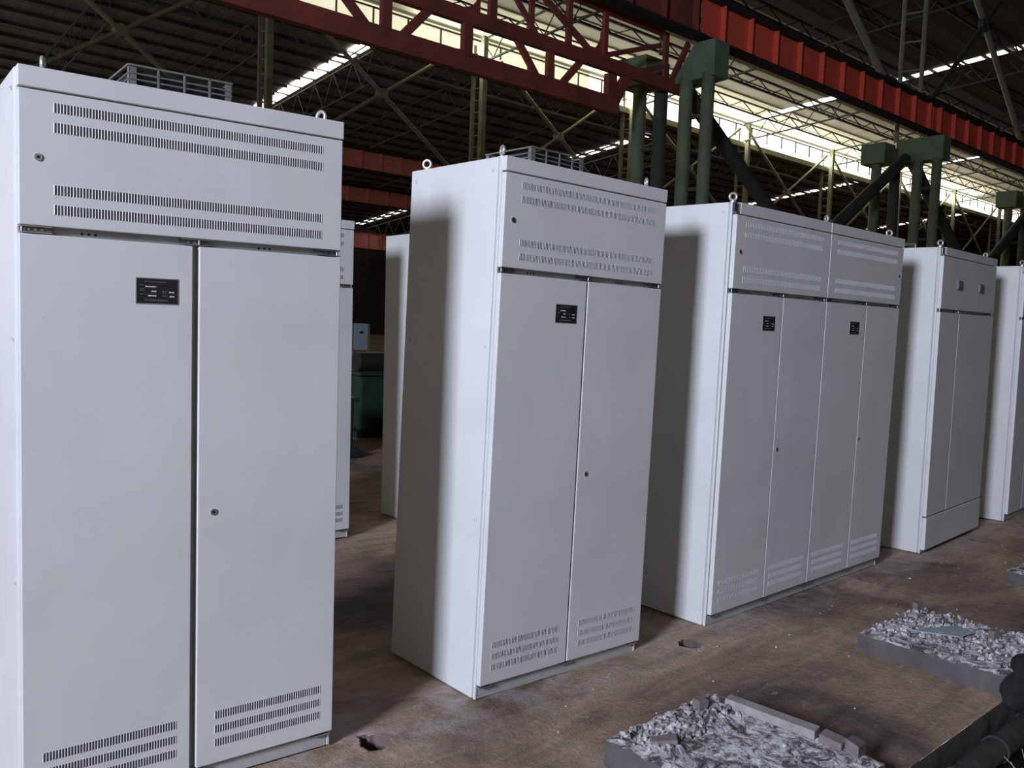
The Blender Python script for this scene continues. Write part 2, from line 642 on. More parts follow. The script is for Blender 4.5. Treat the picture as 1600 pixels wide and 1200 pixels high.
# ------------------------------------------------------------------ crane girders
def girder(name, x0, x1, y, z0, z1, m, label, group=None, seg=None, step=1.16, first=0.0, fl=.42, mfl=None):
    r = empty(name, (x0, y, z0))
    L = x1 - x0
    H = z1 - z0
    MB().box((0, -.012, .05), (L, .012, H - .05)).build('web_plate', m, r)
    MB().box((0, -fl / 2, 0), (L, fl / 2, .05)).build('flange', mfl or m, r)
    MB().box((0, -fl / 2, H - .05), (L, fl / 2, H)).build('flange', mfl or m, r)
    x = first
    rib = MB().box((0, -fl / 2 + .03, .05), (.03, fl / 2 - .03, H - .05)).build('stiffener', m, r)
    rib.location = (x, 0, 0)
    x += step
    while x < L - .05:
        c_ = rib.copy()
        C.objects.link(c_)
        c_.parent = r
        c_.location = (x, 0, 0)
        x += step
    MB().box((0, -.06, H), (L, .06, H + .14)).build('crane_rail', BLKSTEEL, r)
    return tag(r, label, 'crane girder', group)


GY, GZ0, GZ1 = 12.75, 8.36, 9.33
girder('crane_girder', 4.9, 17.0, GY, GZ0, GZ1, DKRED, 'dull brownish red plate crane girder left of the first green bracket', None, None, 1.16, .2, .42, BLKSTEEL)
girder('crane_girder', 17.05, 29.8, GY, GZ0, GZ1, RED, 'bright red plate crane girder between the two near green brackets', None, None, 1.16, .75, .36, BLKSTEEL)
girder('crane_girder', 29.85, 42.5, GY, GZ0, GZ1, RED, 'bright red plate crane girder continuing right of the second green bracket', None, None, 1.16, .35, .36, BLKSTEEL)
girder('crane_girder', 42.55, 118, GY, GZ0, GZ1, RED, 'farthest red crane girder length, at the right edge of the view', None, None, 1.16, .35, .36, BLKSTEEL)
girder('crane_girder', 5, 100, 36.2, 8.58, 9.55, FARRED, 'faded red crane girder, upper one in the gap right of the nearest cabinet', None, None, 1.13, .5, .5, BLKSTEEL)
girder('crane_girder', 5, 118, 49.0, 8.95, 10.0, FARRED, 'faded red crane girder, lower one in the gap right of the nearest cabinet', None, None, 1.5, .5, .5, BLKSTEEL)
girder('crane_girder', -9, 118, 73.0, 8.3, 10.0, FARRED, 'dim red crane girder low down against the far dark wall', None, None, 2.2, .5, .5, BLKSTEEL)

# lattice surge girder left of the first bracket: chords, posts and diagonals (about 0.35 m deep steel)
TY = 13.45
KS = 13.45 / 14.2
GX = 16.0 * KS
GZ = 1.54 + (6.9 - 1.54) * KS
tg = empty('lattice_girder', (GX, TY, GZ))
tag(tg, 'dark red lattice girder with V braces hanging in front of the bright clerestory', 'lattice girder')


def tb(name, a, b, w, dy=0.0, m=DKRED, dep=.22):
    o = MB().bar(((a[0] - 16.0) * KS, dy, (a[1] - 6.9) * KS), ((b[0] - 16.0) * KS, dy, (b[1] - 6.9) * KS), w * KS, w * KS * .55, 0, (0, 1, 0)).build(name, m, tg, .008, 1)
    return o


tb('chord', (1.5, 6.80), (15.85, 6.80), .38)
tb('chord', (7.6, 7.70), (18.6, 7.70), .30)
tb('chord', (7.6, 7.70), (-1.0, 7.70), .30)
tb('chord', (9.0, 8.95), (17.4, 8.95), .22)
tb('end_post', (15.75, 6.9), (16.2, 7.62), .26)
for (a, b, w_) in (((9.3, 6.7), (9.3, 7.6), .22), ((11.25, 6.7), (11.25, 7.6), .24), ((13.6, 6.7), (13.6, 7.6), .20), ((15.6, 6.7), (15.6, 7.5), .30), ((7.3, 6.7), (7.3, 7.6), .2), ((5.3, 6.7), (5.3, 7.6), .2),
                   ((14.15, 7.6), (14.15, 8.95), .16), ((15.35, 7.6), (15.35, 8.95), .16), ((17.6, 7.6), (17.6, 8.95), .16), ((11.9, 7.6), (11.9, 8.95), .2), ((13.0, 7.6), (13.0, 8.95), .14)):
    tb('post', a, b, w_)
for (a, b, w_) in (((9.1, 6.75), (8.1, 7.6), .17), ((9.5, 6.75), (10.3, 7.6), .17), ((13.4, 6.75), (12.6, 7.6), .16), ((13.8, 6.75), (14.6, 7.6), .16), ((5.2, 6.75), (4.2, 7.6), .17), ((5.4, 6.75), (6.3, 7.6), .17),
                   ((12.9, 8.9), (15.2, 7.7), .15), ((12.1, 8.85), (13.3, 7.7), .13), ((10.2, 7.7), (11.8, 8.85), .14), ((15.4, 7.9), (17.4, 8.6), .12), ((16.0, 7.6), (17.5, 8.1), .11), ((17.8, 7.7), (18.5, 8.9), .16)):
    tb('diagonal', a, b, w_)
# curved gusset plates where the diagonals meet the post
for cx in (11.9, 15.35):
    g = MB()
    pts = [(0, 0)] + [(.55 - .55 * math.sin(t * math.pi / 2 / 8) + 0, .45 - .45 * math.cos(t * math.pi / 2 / 8)) for t in range(9)] + [(0, .5)]
    vv = [(cx - 16.0 - .1 - px, -.02, 7.80 - 6.9 + pz) for px, pz in pts] + [(cx - 16.0 - .1 - px, .02, 7.80 - 6.9 + pz) for px, pz in pts]
    n_ = len(pts)
    g.add(vv, [tuple(range(n_)), tuple(reversed(range(n_, 2 * n_)))] + [(i, i + n_, (i + 1) % n_ + n_, (i + 1) % n_) for i in range(n_)])
    g.build('gusset_plate', DKRED, tg)

# ------------------------------------------------------------------ near column stations (twin shafts with bracket box)
def station(x, label, far_label, capm, tall=True):
    r = empty('steel_column', (x, 12.5, 0))
    MB().cyl((0, 0, 0), (0, 0, 7.55), .155, 16).build('shaft', GREEN, r)
    MB().cyl((0, .62, 0), (0, .62, 7.55), .165, 16).build('shaft', GREEN, r)
    b = MB()
    for z in (1.5, 3.2, 4.9, 6.6):
        b.bar((0, 0, z), (0, .62, z), .09)
    b.build('tie_bars', DKGREEN, r)
    # haunched bracket box: deeper at the front, tapering towards the back
    yf, yb = -.22, 1.35
    prof = [(yf, 7.50), (yf, 8.28), (yb, 8.28), (yb, 7.50)] if x > 25 else [(yf, 7.45), (yf, 8.28), (.35, 8.28), (1.0, 7.42), (.4, 7.42)]
    vv = [(-.12, py, pz) for py, pz in prof] + [(.46, py, pz) for py, pz in prof]
    n_ = len(prof)
    MB().add(vv, [tuple(range(n_)), tuple(reversed(range(n_, 2 * n_)))] + [(i, i + n_, (i + 1) % n_ + n_, (i + 1) % n_) for i in range(n_)]).build('bracket_box', capm, r, .015)
    tag(r, label, 'column')
    q = empty('steel_column', (x, 14.0, 0))
    MB().cyl((0, -.12, 0), (0, -.12, 8.0), .17, 16).build('shaft', DKGREEN, q)
    MB().cyl((0, .55, 0), (0, .55, 8.0), .17, 16).build('shaft', GREEN, q)
    MB().box((-.3, .15, 7.55), (.5, 1.0, 8.25)).build('bracket_box', capm, q, .015)
    b = MB()
    for z in (1.5, 3.0, 4.5, 6.0):
        b.bar((0, -.12, z), (0, .55, z), .09)
    b.build('tie_bars', DKGREEN, q)
    tag(q, far_label, 'column')
    u = empty('upper_column', (x, 13.2, 8.3))
    for yy in (0, .72):
        MB().cyl((0, yy, -.05 if yy else 1.0), (0, yy, mid_z(13.9) - 8.5), .075, 10).build('leg', OLIVE, u)
    for i in range(9):
        MB().cyl((0, 0, 1.3 + i * .95), (0, .72, 1.36 + i * .95), .035, 8).build('rung', OLIVE, u)
    return u


def brace(name, p, q, r_, m, label, cat='brace', group=None):
    p = Vector(p)
    o = MB().cyl((0, 0, 0), Vector(q) - p, r_, 12).build(name, m)
    o.location = p
    return tag(o, label, cat, group)


u1 = station(17.1, 'green twin-tube column under the first bracket box, behind the second near cabinet', 'dark green twin-tube column just left of the first bracketed column', GREEN2)
tag(u1, 'laced upper column standing on the first bracket, reaching above the picture', 'column')
u2 = station(29.85, 'green twin-tube column under the second bracket box, above the fourth near cabinet', 'green twin-tube column just left of the second bracketed column', GREEN2)
tag(u2, 'pale laced upper column above the red girder at the top right', 'column')
u3 = station(42.5, 'green twin-tube column farthest along the red girder, at the right edge', 'dim green column behind the farthest one at the right edge', GREEN2)
tag(u3, 'laced upper column at the far right above the red girder', 'column')
brace('portal_brace', (17.3, 13.45, 7.5), (23.3, 13.45, 3.9), .19, DKGREEN, 'thick dark diagonal tube descending to the right from the first bracket')
brace('portal_brace', (29.6, 13.45, 7.6), (23.5, 13.45, 3.9), .19, DKGREEN, 'thick dark diagonal tube descending to the left from the second bracket')
brace('portal_brace', (30.1, 13.45, 7.6), (36.0, 13.45, 3.9), .19, DKGREEN, 'thick dark diagonal tube descending to the right from the second bracket')
brace('portal_brace', (42.3, 13.45, 7.6), (36.2, 13.45, 3.9), .19, DKGREEN, 'thick dark diagonal tube rising to the farthest bracket at the right edge')
brace('upper_brace', (20.6, 13.5, 14.6), (27.7, 13.5, 9.95), .12, OLIVE, 'round grey-green diagonal tube meeting the red girder left of the laced upper column')
xb = empty('cross_brace', (35.5, 13.5, 13.5))
MB().cyl((-4.6, 0, -4.0), (5.0, 0, 4.3), .09, 10).build('diagonal', DKGREEN, xb)
MB().cyl((-4.6, 0, 3.6), (5.4, 0, -4.0), .11, 10).build('diagonal', OLIVE, xb)
MB().cyl((0, -.1, 0), (0, .1, 0), .3, 12).build('hub_plate', DKGREEN, xb)
tag(xb, 'large cross brace above the red girder in the top right corner', 'cross brace')

# second row of laced columns and cross braces, far side of the middle bay
XR2 = [5.6, 17.45, 29.35, 41.2, 53.6, 65.4, 77.4, 89.4, 101.4]
LR2 = ['slim olive laced column outside the left edge', 'slim olive laced column rising behind the nearest cabinet', 'slim olive laced column between the nearest and second cabinets',
       'slim laced column just left of the dark green shafts in the middle', 'slim laced column right of the first bracketed column, against the bright clerestory',
       'slim laced column midway between the two bracket boxes, against the bright clerestory', 'slim laced column right of the second bracket box', 'slim laced column second right of the second bracket box', 'farthest slim laced column of the far row']
lc = None
for i, x in enumerate(XR2):
    if i == 0:
        lc = empty('laced_column', (x, YR - .45, 0))
        MB().box((-.14, -.14, 0), (.14, .14, 16.3)).build('main_leg', OLIVE, lc)
        MB().box((-.09, .72, 0), (.09, .90, 16.0)).build('lacing_leg', OLIVE, lc)
        b = MB()
        for j in range(26):
            b.bar((0, 0, .5 + .6 * j), (0, .8, .55 + .6 * j), .06)
        b.build('lacing_bars', OLIVE, lc)
        o = lc
    else:
        o = copy_tree(lc)
        o.location = (x, YR - .45, 0)
    tag(o, LR2[i], 'column')
LXB = ['cross brace of round tubes left of the first slim laced column, behind the nearest cabinet', 'cross brace of round tubes with round hub plate, above the gap beside the nearest cabinet',
       'cross brace of round tubes above the fan guard of the second near cabinet', 'dim cross brace behind the twin green shafts in the middle',
       'cross brace below the bright clerestory, right of the first bracketed column', 'cross brace below the clerestory left of the second bracket box', 'cross brace below the clerestory right of the second bracket box', 'farthest visible cross brace of the far row']
for i in range(8):
    x = (XR2[i] + XR2[i + 1]) / 2
    wd, dz = (4.6, 3.15) if i < 3 else (5.7, 3.6)
    e = empty('cross_brace', (x - .1, YR - .3, 12.2))
    MB().cyl((-wd, 0, dz), (wd, 0, -dz), .11, 8).build('diagonal', OLIVE, e)
    MB().cyl((-wd, .12, -dz), (wd, .12, dz), .09, 8).build('diagonal', OLIVE, e)
    MB().cyl((0, -.14, 0), (0, .26, 0), .25 if i < 3 else .22, 12).build('hub_plate', OLIVE, e)
    tag(e, LXB[i], 'cross brace')
# long lattice rail just under the far clerestory sill
lattice_truss('lattice_purlin', (-9, YR + .55, 14.6), (119, YR + .55, 14.6), .9, 56, TRUSSDIM, 'long lattice eaves beam just below the clerestory sill', 'purlin', None, .10, .05)
# crane runway pipe hung under the pale roof beyond the girder
pp = MB()
pp.cyl((5, 17.0, 11.2), (118, 17.0, 11.2), .09, 8)
tag(pp.build('conductor_pipe', BLKSTEEL), 'long black conductor pipe running just below the red girder, before the pale roof', 'pipe')

# far small equipment seen through the gap between the cabinets
eb = empty('electric_box', (12.60, 20.0, 0))
MB().box((-.21, 0, .72), (.21, .18, 1.42)).build('cabinet_body', BOXBLUE, eb, .01)
MB().box((-.05, -.012, 1.16), (.06, 0, 1.22)).build('label_plate', MACHDK, eb)
MB().add([(.05, -.014, 1.02), (.16, -.014, 1.02), (.105, -.014, 1.12), (.05, -.002, 1.02), (.16, -.002, 1.02), (.105, -.002, 1.12)], [(0, 1, 2), (3, 5, 4), (0, 3, 4, 1), (1, 4, 5, 2), (2, 5, 3, 0)]).build('warning_sticker', YELLOW, eb)
MB().box((.22, .02, 0), (.28, .10, 1.42)).box((-.30, .02, 0), (-.24, .10, 1.42)).build('stand', OLIVE, eb)
tag(eb, 'pale blue electric box on a post, seen through the gap between the cabinets', 'electric box')


def machine(x, y, sx, sy, sz, m, label, motor=True):
    e = empty('machine', (x, y, 0))
    MB().box((0, 0, .08), (sx, sy, sz)).build('casing', m, e, .03)
    MB().box((-.08, -.08, 0), (sx + .08, sy + .08, .08)).build('base_frame', MACHDK, e)
    MB().box((-.04, -.04, sz), (sx + .04, sy + .04, sz + .05)).build('table', m, e, .01)
    if motor:
        MB().cyl((.1, sy * .4, sz + .17), (sx * .8, sy * .4, sz + .17), .13, 18).build('motor', MACHDK, e)
    tag(e, label, 'machine')
    return e


machine(4.9, 8.35, .30, .5, .62, MACH, 'small green machine stand low in the gap right of the nearest cabinet', False)
machine(6.15, 9.75, .9, .7, .80, MACH, 'dark green machine with a round motor on top, in the gap between the cabinets')
machine(8.3, 13.4, 1.4, .8, .8, MACHDK, 'black machine behind the green ones in the gap between the cabinets', False)

# ------------------------------------------------------------------ cabinets
P = .0319
HC = 2.2
ZU, ZL, ZD = 1.7674, 1.7433, .0636


def louvre(parent, u0, u1, z0, z1, y, pitch=.0082):
    b = MB()
    n = int(round((u1 - u0) / pitch))
    b.box((u0, y - .0006, z0 + .001), (u0 + n * pitch, y + .001, z1 - .001), 1)
    for i in range(n + 1):
        x = u0 + i * pitch
        # pressed lip: a small wedge leaning out of the sheet
        b.add([(x - .0006, y, z0), (x + .0040, y, z0), (x + .0018, y - .0017, z0 + .001), (x - .0006, y, z1), (x + .0040, y, z1), (x + .0018, y - .0017, z1 - .001)],
              [(0, 1, 2), (3, 5, 4), (0, 3, 4, 1), (1, 4, 5, 2), (2, 5, 3, 0)])
    return b.build('louvre', [PAINT, DARKSLOT], parent)


def lock(parent, u, z, y):
    o = MB().cyl((u, y + .002, z), (u, y - .003, z), .0105, 20).build('lock', CHROME, parent)
    MB().cyl((u, y - .0028, z), (u, y - .0036, z), .0062, 4).build('keyhole', BLACK, o)
    return o


def hinge(parent, u0, u1, pin):
    y = -.012
    z0, z1 = ZL + .003, ZU - .001
    b = MB()
    b.box((u0, y, z0), (u1, y + .004, z1), 1)
    b.box((u0, y - .016, z1 - .003), (u1, y, z1))
    b.box((u0, y - .016, z0), (u1, y, z0 + .003))
    b.cyl((pin, y - .010, z0 - .002), (pin, y - .010, z1 + .002), .0035, 10)
    for k_ in range(3):
        b.cyl((u0 + (u1 - u0) * (.3 + .2 * k_), y - .003, (z0 + z1) / 2), (u0 + (u1 - u0) * (.3 + .2 * k_), y, (z0 + z1) / 2), .0035, 8)
    return b.build('hinge', [CHROME, HINGEDK], parent)


def nameplate(parent, u0, z0, y, w_=.126, h_=.080, rich=True):
    o = MB().box((u0, y - .0012, z0), (u0 + w_, y, z0 + h_)).build('nameplate', PLATEEDGE, parent)
    MB().box((u0 + .003, y - .002, z0 + .003), (u0 + w_ - .003, y - .0012, z0 + h_ - .003)).build('plate_face', PLATE, o, .002)
    t = MB()
    t2 = MB()

    def dash(m_, a, b, zc, hh, n):
        st = (b - a) / n
        for i in range(n):
            g = st * (.30 if m_ is t2 else .15)
            j = (i * 37 % 5) * .0002
            m_.box((u0 + a + i * st, y - .0024, z0 + zc - hh / 2 + j), (u0 + a + (i + 1) * st - g, y - .002, z0 + zc + hh / 2 - j))
    dash(t2, .026, .088, .068, .0035, 14)
    dash(t2, .013, .024, .057, .0030, 2)
    dash(t, .028, .060, .053, .0042, 8)
    dash(t2, .013, .028, .046, .0028, 3)
    dash(t2, .013, .028, .041, .0028, 3)
    dash(t, .046, .060, .0395, .0046, 4)
    dash(t2, .013, .028, .030, .0028, 3)
    dash(t2, .078, .091, .040, .0030, 2)
    dash(t2, .078, .091, .035, .0025, 3)
    dash(t, .097, .113, .038, .0048, 4)
    dash(t, .036, .060, .026, .0046, 6)
    dash(t2, .078, .094, .026, .0032, 3)
    dash(t, .099, .113, .0255, .0048, 4)
    dash(t2, .026, .094, .013, .0045, 14)
    t.mi = [0] * len(t.f)
    t.add(t2.v, t2.f, 1)
    t.build('engraving', [INK, INKDIM], o)
    return o


def eyebolt(parent, u, n_, ang, z=HC):
    b = MB()
    b.cyl((u, n_, z), (u, n_, z + .006), .016, 16)
    b.cyl((u, n_, z), (u, n_, z + .014), .008, 12)
    b.torus((u, n_, z + .030), (math.cos(ang), math.sin(ang), 0), .0175, .0065, 24, 10)
    return b.build('eyebolt', EYE, parent)


def fan_guard(parent, u0, u1, n0, n1):
    z0, z1 = HC, HC + .096
    r = MB()
    for z in (z0 + .015, z0 + .033, z0 + .051, z0 + .069):
        for n_ in (n0, n1):
            r.cyl((u0, n_, z), (u1, n_, z), .0028, 8)
        for u_ in (u0, u1):
            r.cyl((u_, n0, z), (u_, n1, z), .0028, 8)
    for t in (.27, .52, .77):
        u_ = u0 + (u1 - u0) * t
        r.box((u_ - .003, n0 - .004, z0), (u_ + .003, n0 + .001, z1))
    o = MB()
    for (u_, n_) in ((u0, n0), (u1, n0), (u0, n1), (u1, n1)):
        du = .022 if u_ == u0 else -.022
        dn = .022 if n_ == n0 else -.022
        o.box((u_, n_, z0), (u_ + du, n_ + (.003 if dn > 0 else -.003), z1))
        o.box((u_, n_, z0), (u_ + (.003 if du > 0 else -.003), n_ + dn, z1))
    for n_ in (n0, n1):
        o.box((u0, n_ - .004, z1 - .006), (u1, n_ + .004, z1))
    for u_ in (u0, u1):
        o.box((u_ - .004, n0, z1 - .006), (u_ + .004, n1, z1))
    g = o.build('fan_guard', FANGREY, parent)
    r.build('guard_rods', FANGREY, g)
    MB().box((u0 + .012, n0 + .012, z0), (u1 - .012, n1 - .012, z0 + .08)).build('fan_housing', MACHDK, g)
    return g


def cab_root(x, y, yaw, tu, tn):
    u = Vector((math.cos(yaw), math.sin(yaw), -tu))
    n_ = Vector((-math.sin(yaw), math.cos(yaw), -tn))
    z = u.cross(n_).normalized()
    u.normalize()
    n_ = z.cross(u)
    e = empty('control_cabinet', (x, y, 0))
    e.rotation_mode = 'QUATERNION'
    e.rotation_quaternion = Matrix((u, n_, z)).transposed().to_quaternion()
    return e


def carcass(r, w_, d):
    """hollow sheet-metal body, side panels a hair proud, recessed plinth"""
    b = MB()
    b.box((.004, .0, .002), (w_ - .004, d - .004, HC - .004))
    b.build('body', GREYFRAME, r, .003)
    for s in (0, 1):
        a, c = (0, .012) if s == 0 else (w_ - .012, w_)
        MB().box((a, .016, .0), (c, d, HC)).build('side_panel', PAINT, r, .003)
        MB().box((a + (.001 if s == 0 else 0), -.006, .0), (c - (0 if s == 0 else .001), .007, HC - .002)).build('corner_rail', PAINT, r, .002)
    MB().box((.012, d - .006, .0), (w_ - .012, d, HC)).build('back_panel', PAINT, r, .002)
    MB().box((.0, .01, HC - .004), (w_, d, HC + .001)).build('roof_plate', PAINT, r, .002)
    for n_ in (.047, .585):
        for z in (.040, .742, 1.450, 2.155):
            o = MB().cyl((.001, n_, z), (-.003, n_, z), .011, 18).cyl((-.002, n_, z), (-.0055, n_, z), .0055, 6).build('side_bolt', PAINT, r)
    MB().box((.014, -.004, .0), (w_ - .014, .001, ZD - .004)).build('plinth', GREYFRAME, r, .002)


def cab_front(r, o, w_, mirror=False, gap=.012, split=None, notch=False):
    """one fan-cooled unit front starting at local u=o"""
    s = split if split is not None else w_ * .5 - .004
    ud = MB().box((o + .004, -P, ZU), (o + w_ - .004, -.006, 2.139)).build('upper_door', PAINT, r, .0025)
    for (a, b_) in ((2.083, 2.111), (2.028, 2.057), (1.855, 1.884), (1.800, 1.829)):
        louvre(ud, o + .091, o + .903, a, b_, -P)
    lock(ud, o + (w_ - .052 if mirror else .052), 1.956, -P)
    ld = MB().box((o + .004, -P, ZD), (o + s - gap / 2, -.006, ZL)).build('lower_door', PAINT, r, .0025)
    for (a, b_) in ((.212, .240), (.165, .192), (.119, .146)):
        louvre(ld, o + .055, o + .430, a, b_, -P)
    nameplate(ld, o + .309, 1.559, -P)
    rd = MB().box((o + s + gap / 2, -P, ZD), (o + w_ - .004, -.006, ZL)).build('lower_door', PAINT, r, .0025)
    for (a, b_) in ((.212, .240), (.165, .192), (.119, .146)):
        louvre(rd, o + .557, o + .926, a, b_, -P)
    lock(rd, o + .548, .902, -P)
    hinge(r, o + .006, o + .088, o + .012)
    hinge(r, o + .443, o + .530, o + s + .012)
    hinge(r, o + w_ - .092, o + w_ - .004, o + w_ - .014)
    for c0 in (.17, .70):
        t = MB()
        for k_ in range(3):
            t.cyl((o + c0 + .018 * k_, -.001, 1.755), (o + c0 + .018 * k_, .001, 1.755), .004, 8)
        t.build('rail_holes', MACHDK, r)
    # lower hinge tabs under the doors
    for (a, b_) in ((.01, .07), (s - .03, s + .04), (w_ - .08, w_ - .01)):
        MB().box((o + a, -.026, ZD - .014), (o + b_, -.004, ZD - .009)).build('hinge_tab', CHROME, r)


def top_cap(r, w_, a=0.0, seams=()):
    MB().box((a, -P, 2.1445), (w_, .012, HC + .002)).build('top_cap', PAINT, r, .0025)
    for x in seams:
        MB().box((x - .002, -P - .003, 2.1445), (x + .002, -P, HC + .002)).build('cap_seam', PAINT, r)


def corner_bracket(r):
    MB().box((.003, -.022, 2.146), (.037, -.019, 2.196)).build('lifting_bracket_or_notch_shade', BLACK, r)  # black plate stands in for the shade inside the corner notch
    MB().box((.005, -.030, 2.146), (.036, -.010, 2.152)).box((.035, -.030, 2.15), (.0385, -.015, 2.198)).build('lifting_bracket_or_notch_shade', CHROME, r)


CABS = [
    (0.6158, 2.7568, -0.07766, 0.9831, -0.0054, 0.0008),
    (2.2551, 2.6583, -0.0238, 0.9848, 0.0118, -0.0097),
    (3.7897, 2.6217, 0.01966, 2.0119, 0.0004, -0.0134),
    (6.3912, 2.6145, 0.06018, 1.2196, -0.0053, -0.0014),
    (8.2028, 2.6654, 0.06018, 1.2196, 0.0002, 0.0006),
    (2.2532, 5.2816, -0.0238, 0.9848, -0.0065, 0.0041),
    (3.8710, 5.1855, -0.0238, 0.9848, -0.0058, 0.0076)]
D = .6217


def fan_cabinet(c, label, gap=.012, split=None, guard=(.30, .62), eyes=((.078, .05, -.25), (.945, .07, .45), (.03, .57, 1.2), (.93, .57, .4))):
    r = cab_root(c[0], c[1], c[2], c[4], c[5])
    carcass(r, c[3], D)
    top_cap(r, c[3], .003)
    cab_front(r, 0, c[3], gap=gap, split=split)
    for (u, n_, a) in eyes:
        eyebolt(r, u, n_, a)
    fan_guard(r, guard[0], guard[1], .11, .42)
    tag(r, label, 'electrical cabinet')
    return r


fan_cabinet(CABS[0], 'light grey steel control cabinet nearest the camera, filling the left of the picture', .020, .488, (.325, .645))
fan_cabinet(CABS[1], 'light grey steel control cabinet with two doors, second from the camera in the front row', .010, .492, (.255, .565), ((.03, .03, -.35), (.90, .03, -.62), (.03, .55, .6), (.93, .57, .4)))

# double cabinet
c = CABS[2]
r = cab_root(c[0], c[1], c[2], c[4], c[5])
carcass(r, c[3], D)
top_cap(r, c[3], .042, (1.006,))
cab_front(r, .008, .998, gap=.006, split=.510)
cab_front(r, 1.006, 1.000, True, .006, .522)
corner_bracket(r)
for (u, n_, a) in ((.022, .006, .80), (1.03, .02, -.65), (1.88, .02, .80), (.04, .57, .9), (1.9, .57, .7)):
    eyebolt(r, u, n_, a)
tag(r, 'double-width light grey cabinet with four lower doors, third in the front row', 'electrical cabinet')

# meter cabinets
def meter_cabinet(c, label, kick=True, meters=True):
    r = cab_root(c[0], c[1], c[2], c[4], c[5])
    w_ = c[3]
    carcass(r, w_, D)
    top_cap(r, w_, .042)
    ud = MB().box((.004, -P, ZU), (w_ - .004, -.006, 2.139)).build('upper_door', PAINT, r, .0025)
    if meters:
        for u in (.305, .795):
            m_ = MB().box((u, -P - .010, 1.918), (u + .10, -P, 1.982)).build('meter', FANGREY, ud, .003)
            MB().box((u + .014, -P - .012, 1.930), (u + .086, -P - .010, 1.972)).build('meter_window', YELLOWISH, m_)
    zb = .272 if kick else ZD
    MB().box((.004, -P, zb), (.396, -.006, ZL)).build('lower_door', PAINT, r, .0025)
    MB().box((.404, -P, zb), (w_ - .004, -.006, ZL)).build('lower_door', PAINT, r, .0025)
    if kick:
        MB().box((.004, -P - .004, .028), (w_ - .004, -.006, .262)).build('kick_panel', PAINT, r, .003)
    hinge(r, .006, .088, .012)
    hinge(r, .36, .44, .41)
    hinge(r, w_ - .092, w_ - .004, w_ - .014)
    corner_bracket(r)
    for (u, n_, a) in ((.022, .006, .80), (w_ - .07, .04, -.5), (.04, .57, .9), (w_ - .07, .57, .7)):
        eyebolt(r, u, n_, a)
    tag(r, label, 'electrical cabinet')
    return r


YELLOWISH = mat('meter_glass', (.20, .20, .17), (.15, .15, .13), 10, .15)
meter_cabinet(CABS[3], 'grey cabinet with two small meters on its upper door, fourth in the front row')
meter_cabinet(CABS[4], 'grey cabinet cut by the right edge of the picture, last in the front row', False, False)
fan_cabinet(CABS[5], 'grey cabinet standing behind the nearest one, only its right strip showing', guard=(.2, .5), eyes=())
fan_cabinet(CABS[6], 'grey cabinet in the back row, seen in the gap left of the second cabinet', guard=(.3, .6), eyes=())

# bent rod lying on the roof of the meter cabinet
rp = px_floor(1410, 379, 2.21)
br = MB()
o0 = Vector((6.42, 3.12, 2.203))
q1 = Vector((.50, -.10, .085))
br.cyl((0, 0, .005), q1, .006, 8)
br.cyl(q1, (.52, -.10, .0), .006, 8)
b_ = br.build('bent_rod', EYE)
b_.location = o0
tag(b_, 'thin bent steel rod lying on top of the cabinet with two meters', 'rod')

# ------------------------------------------------------------------ broken machine plinths on the floor
def rough_block(name, x0, x1, y0, y1, h, seed, mats, cut=None):
    b = MB()
    nx_, ny_ = int((x1 - x0) / .012), int((y1 - y0) / .012)
    vv = []
    for j in range(ny_ + 1):
        for i in range(nx_ + 1):
            x = x0 + (x1 - x0) * i / nx_
            y = y0 + (y1 - y0) * j / ny_
            n1 = noise.fractal((x * 7 + seed, y * 7, seed), .8, 2.1, 6)
            e = min(x - x0, x1 - x, y - y0, y1 - y)
            zz = h + .007 * n1 - .004
            if noise.noise((x * 18, y * 18, seed + 3)) > .15:
                zz += .004
            if e < .03:
                zz -= (.03 - e) * (.25 + .5 * abs(noise.noise((x * 11, y * 11, seed + 9))))
            jx = .007 * noise.noise((x * 15, y * 15, seed + 5)) if e < .02 else 0
            vv.append((x + jx, y + jx, zz))
    nn = nx_ + 1
    fs_ = [(j * nn + i, j * nn + i + 1, (j + 1) * nn + i + 1, (j + 1) * nn + i) for j in range(ny_) for i in range(nx_)]
    b.add(vv, fs_, 0)
    ring = [i for i in range(nn)] + [j * nn + nx_ for j in range(1, ny_ + 1)] + [ny_ * nn + i for i in range(nx_ - 1, -1, -1)] + [j * nn for j in range(ny_ - 1, 0, -1)]
    sv = []
    for i in ring:
        x, y, z = vv[i]
        sv.append((x, y, z))
    m_ = len(ring)
    for i in ring:
        x, y, z = vv[i]
        sv.append((x, y, -.01))
    b.add(sv, [(i, i + m_, (i + 1) % m_ + m_, (i + 1) % m_) for i in range(m_)], 1)
    return b.build(name, mats)


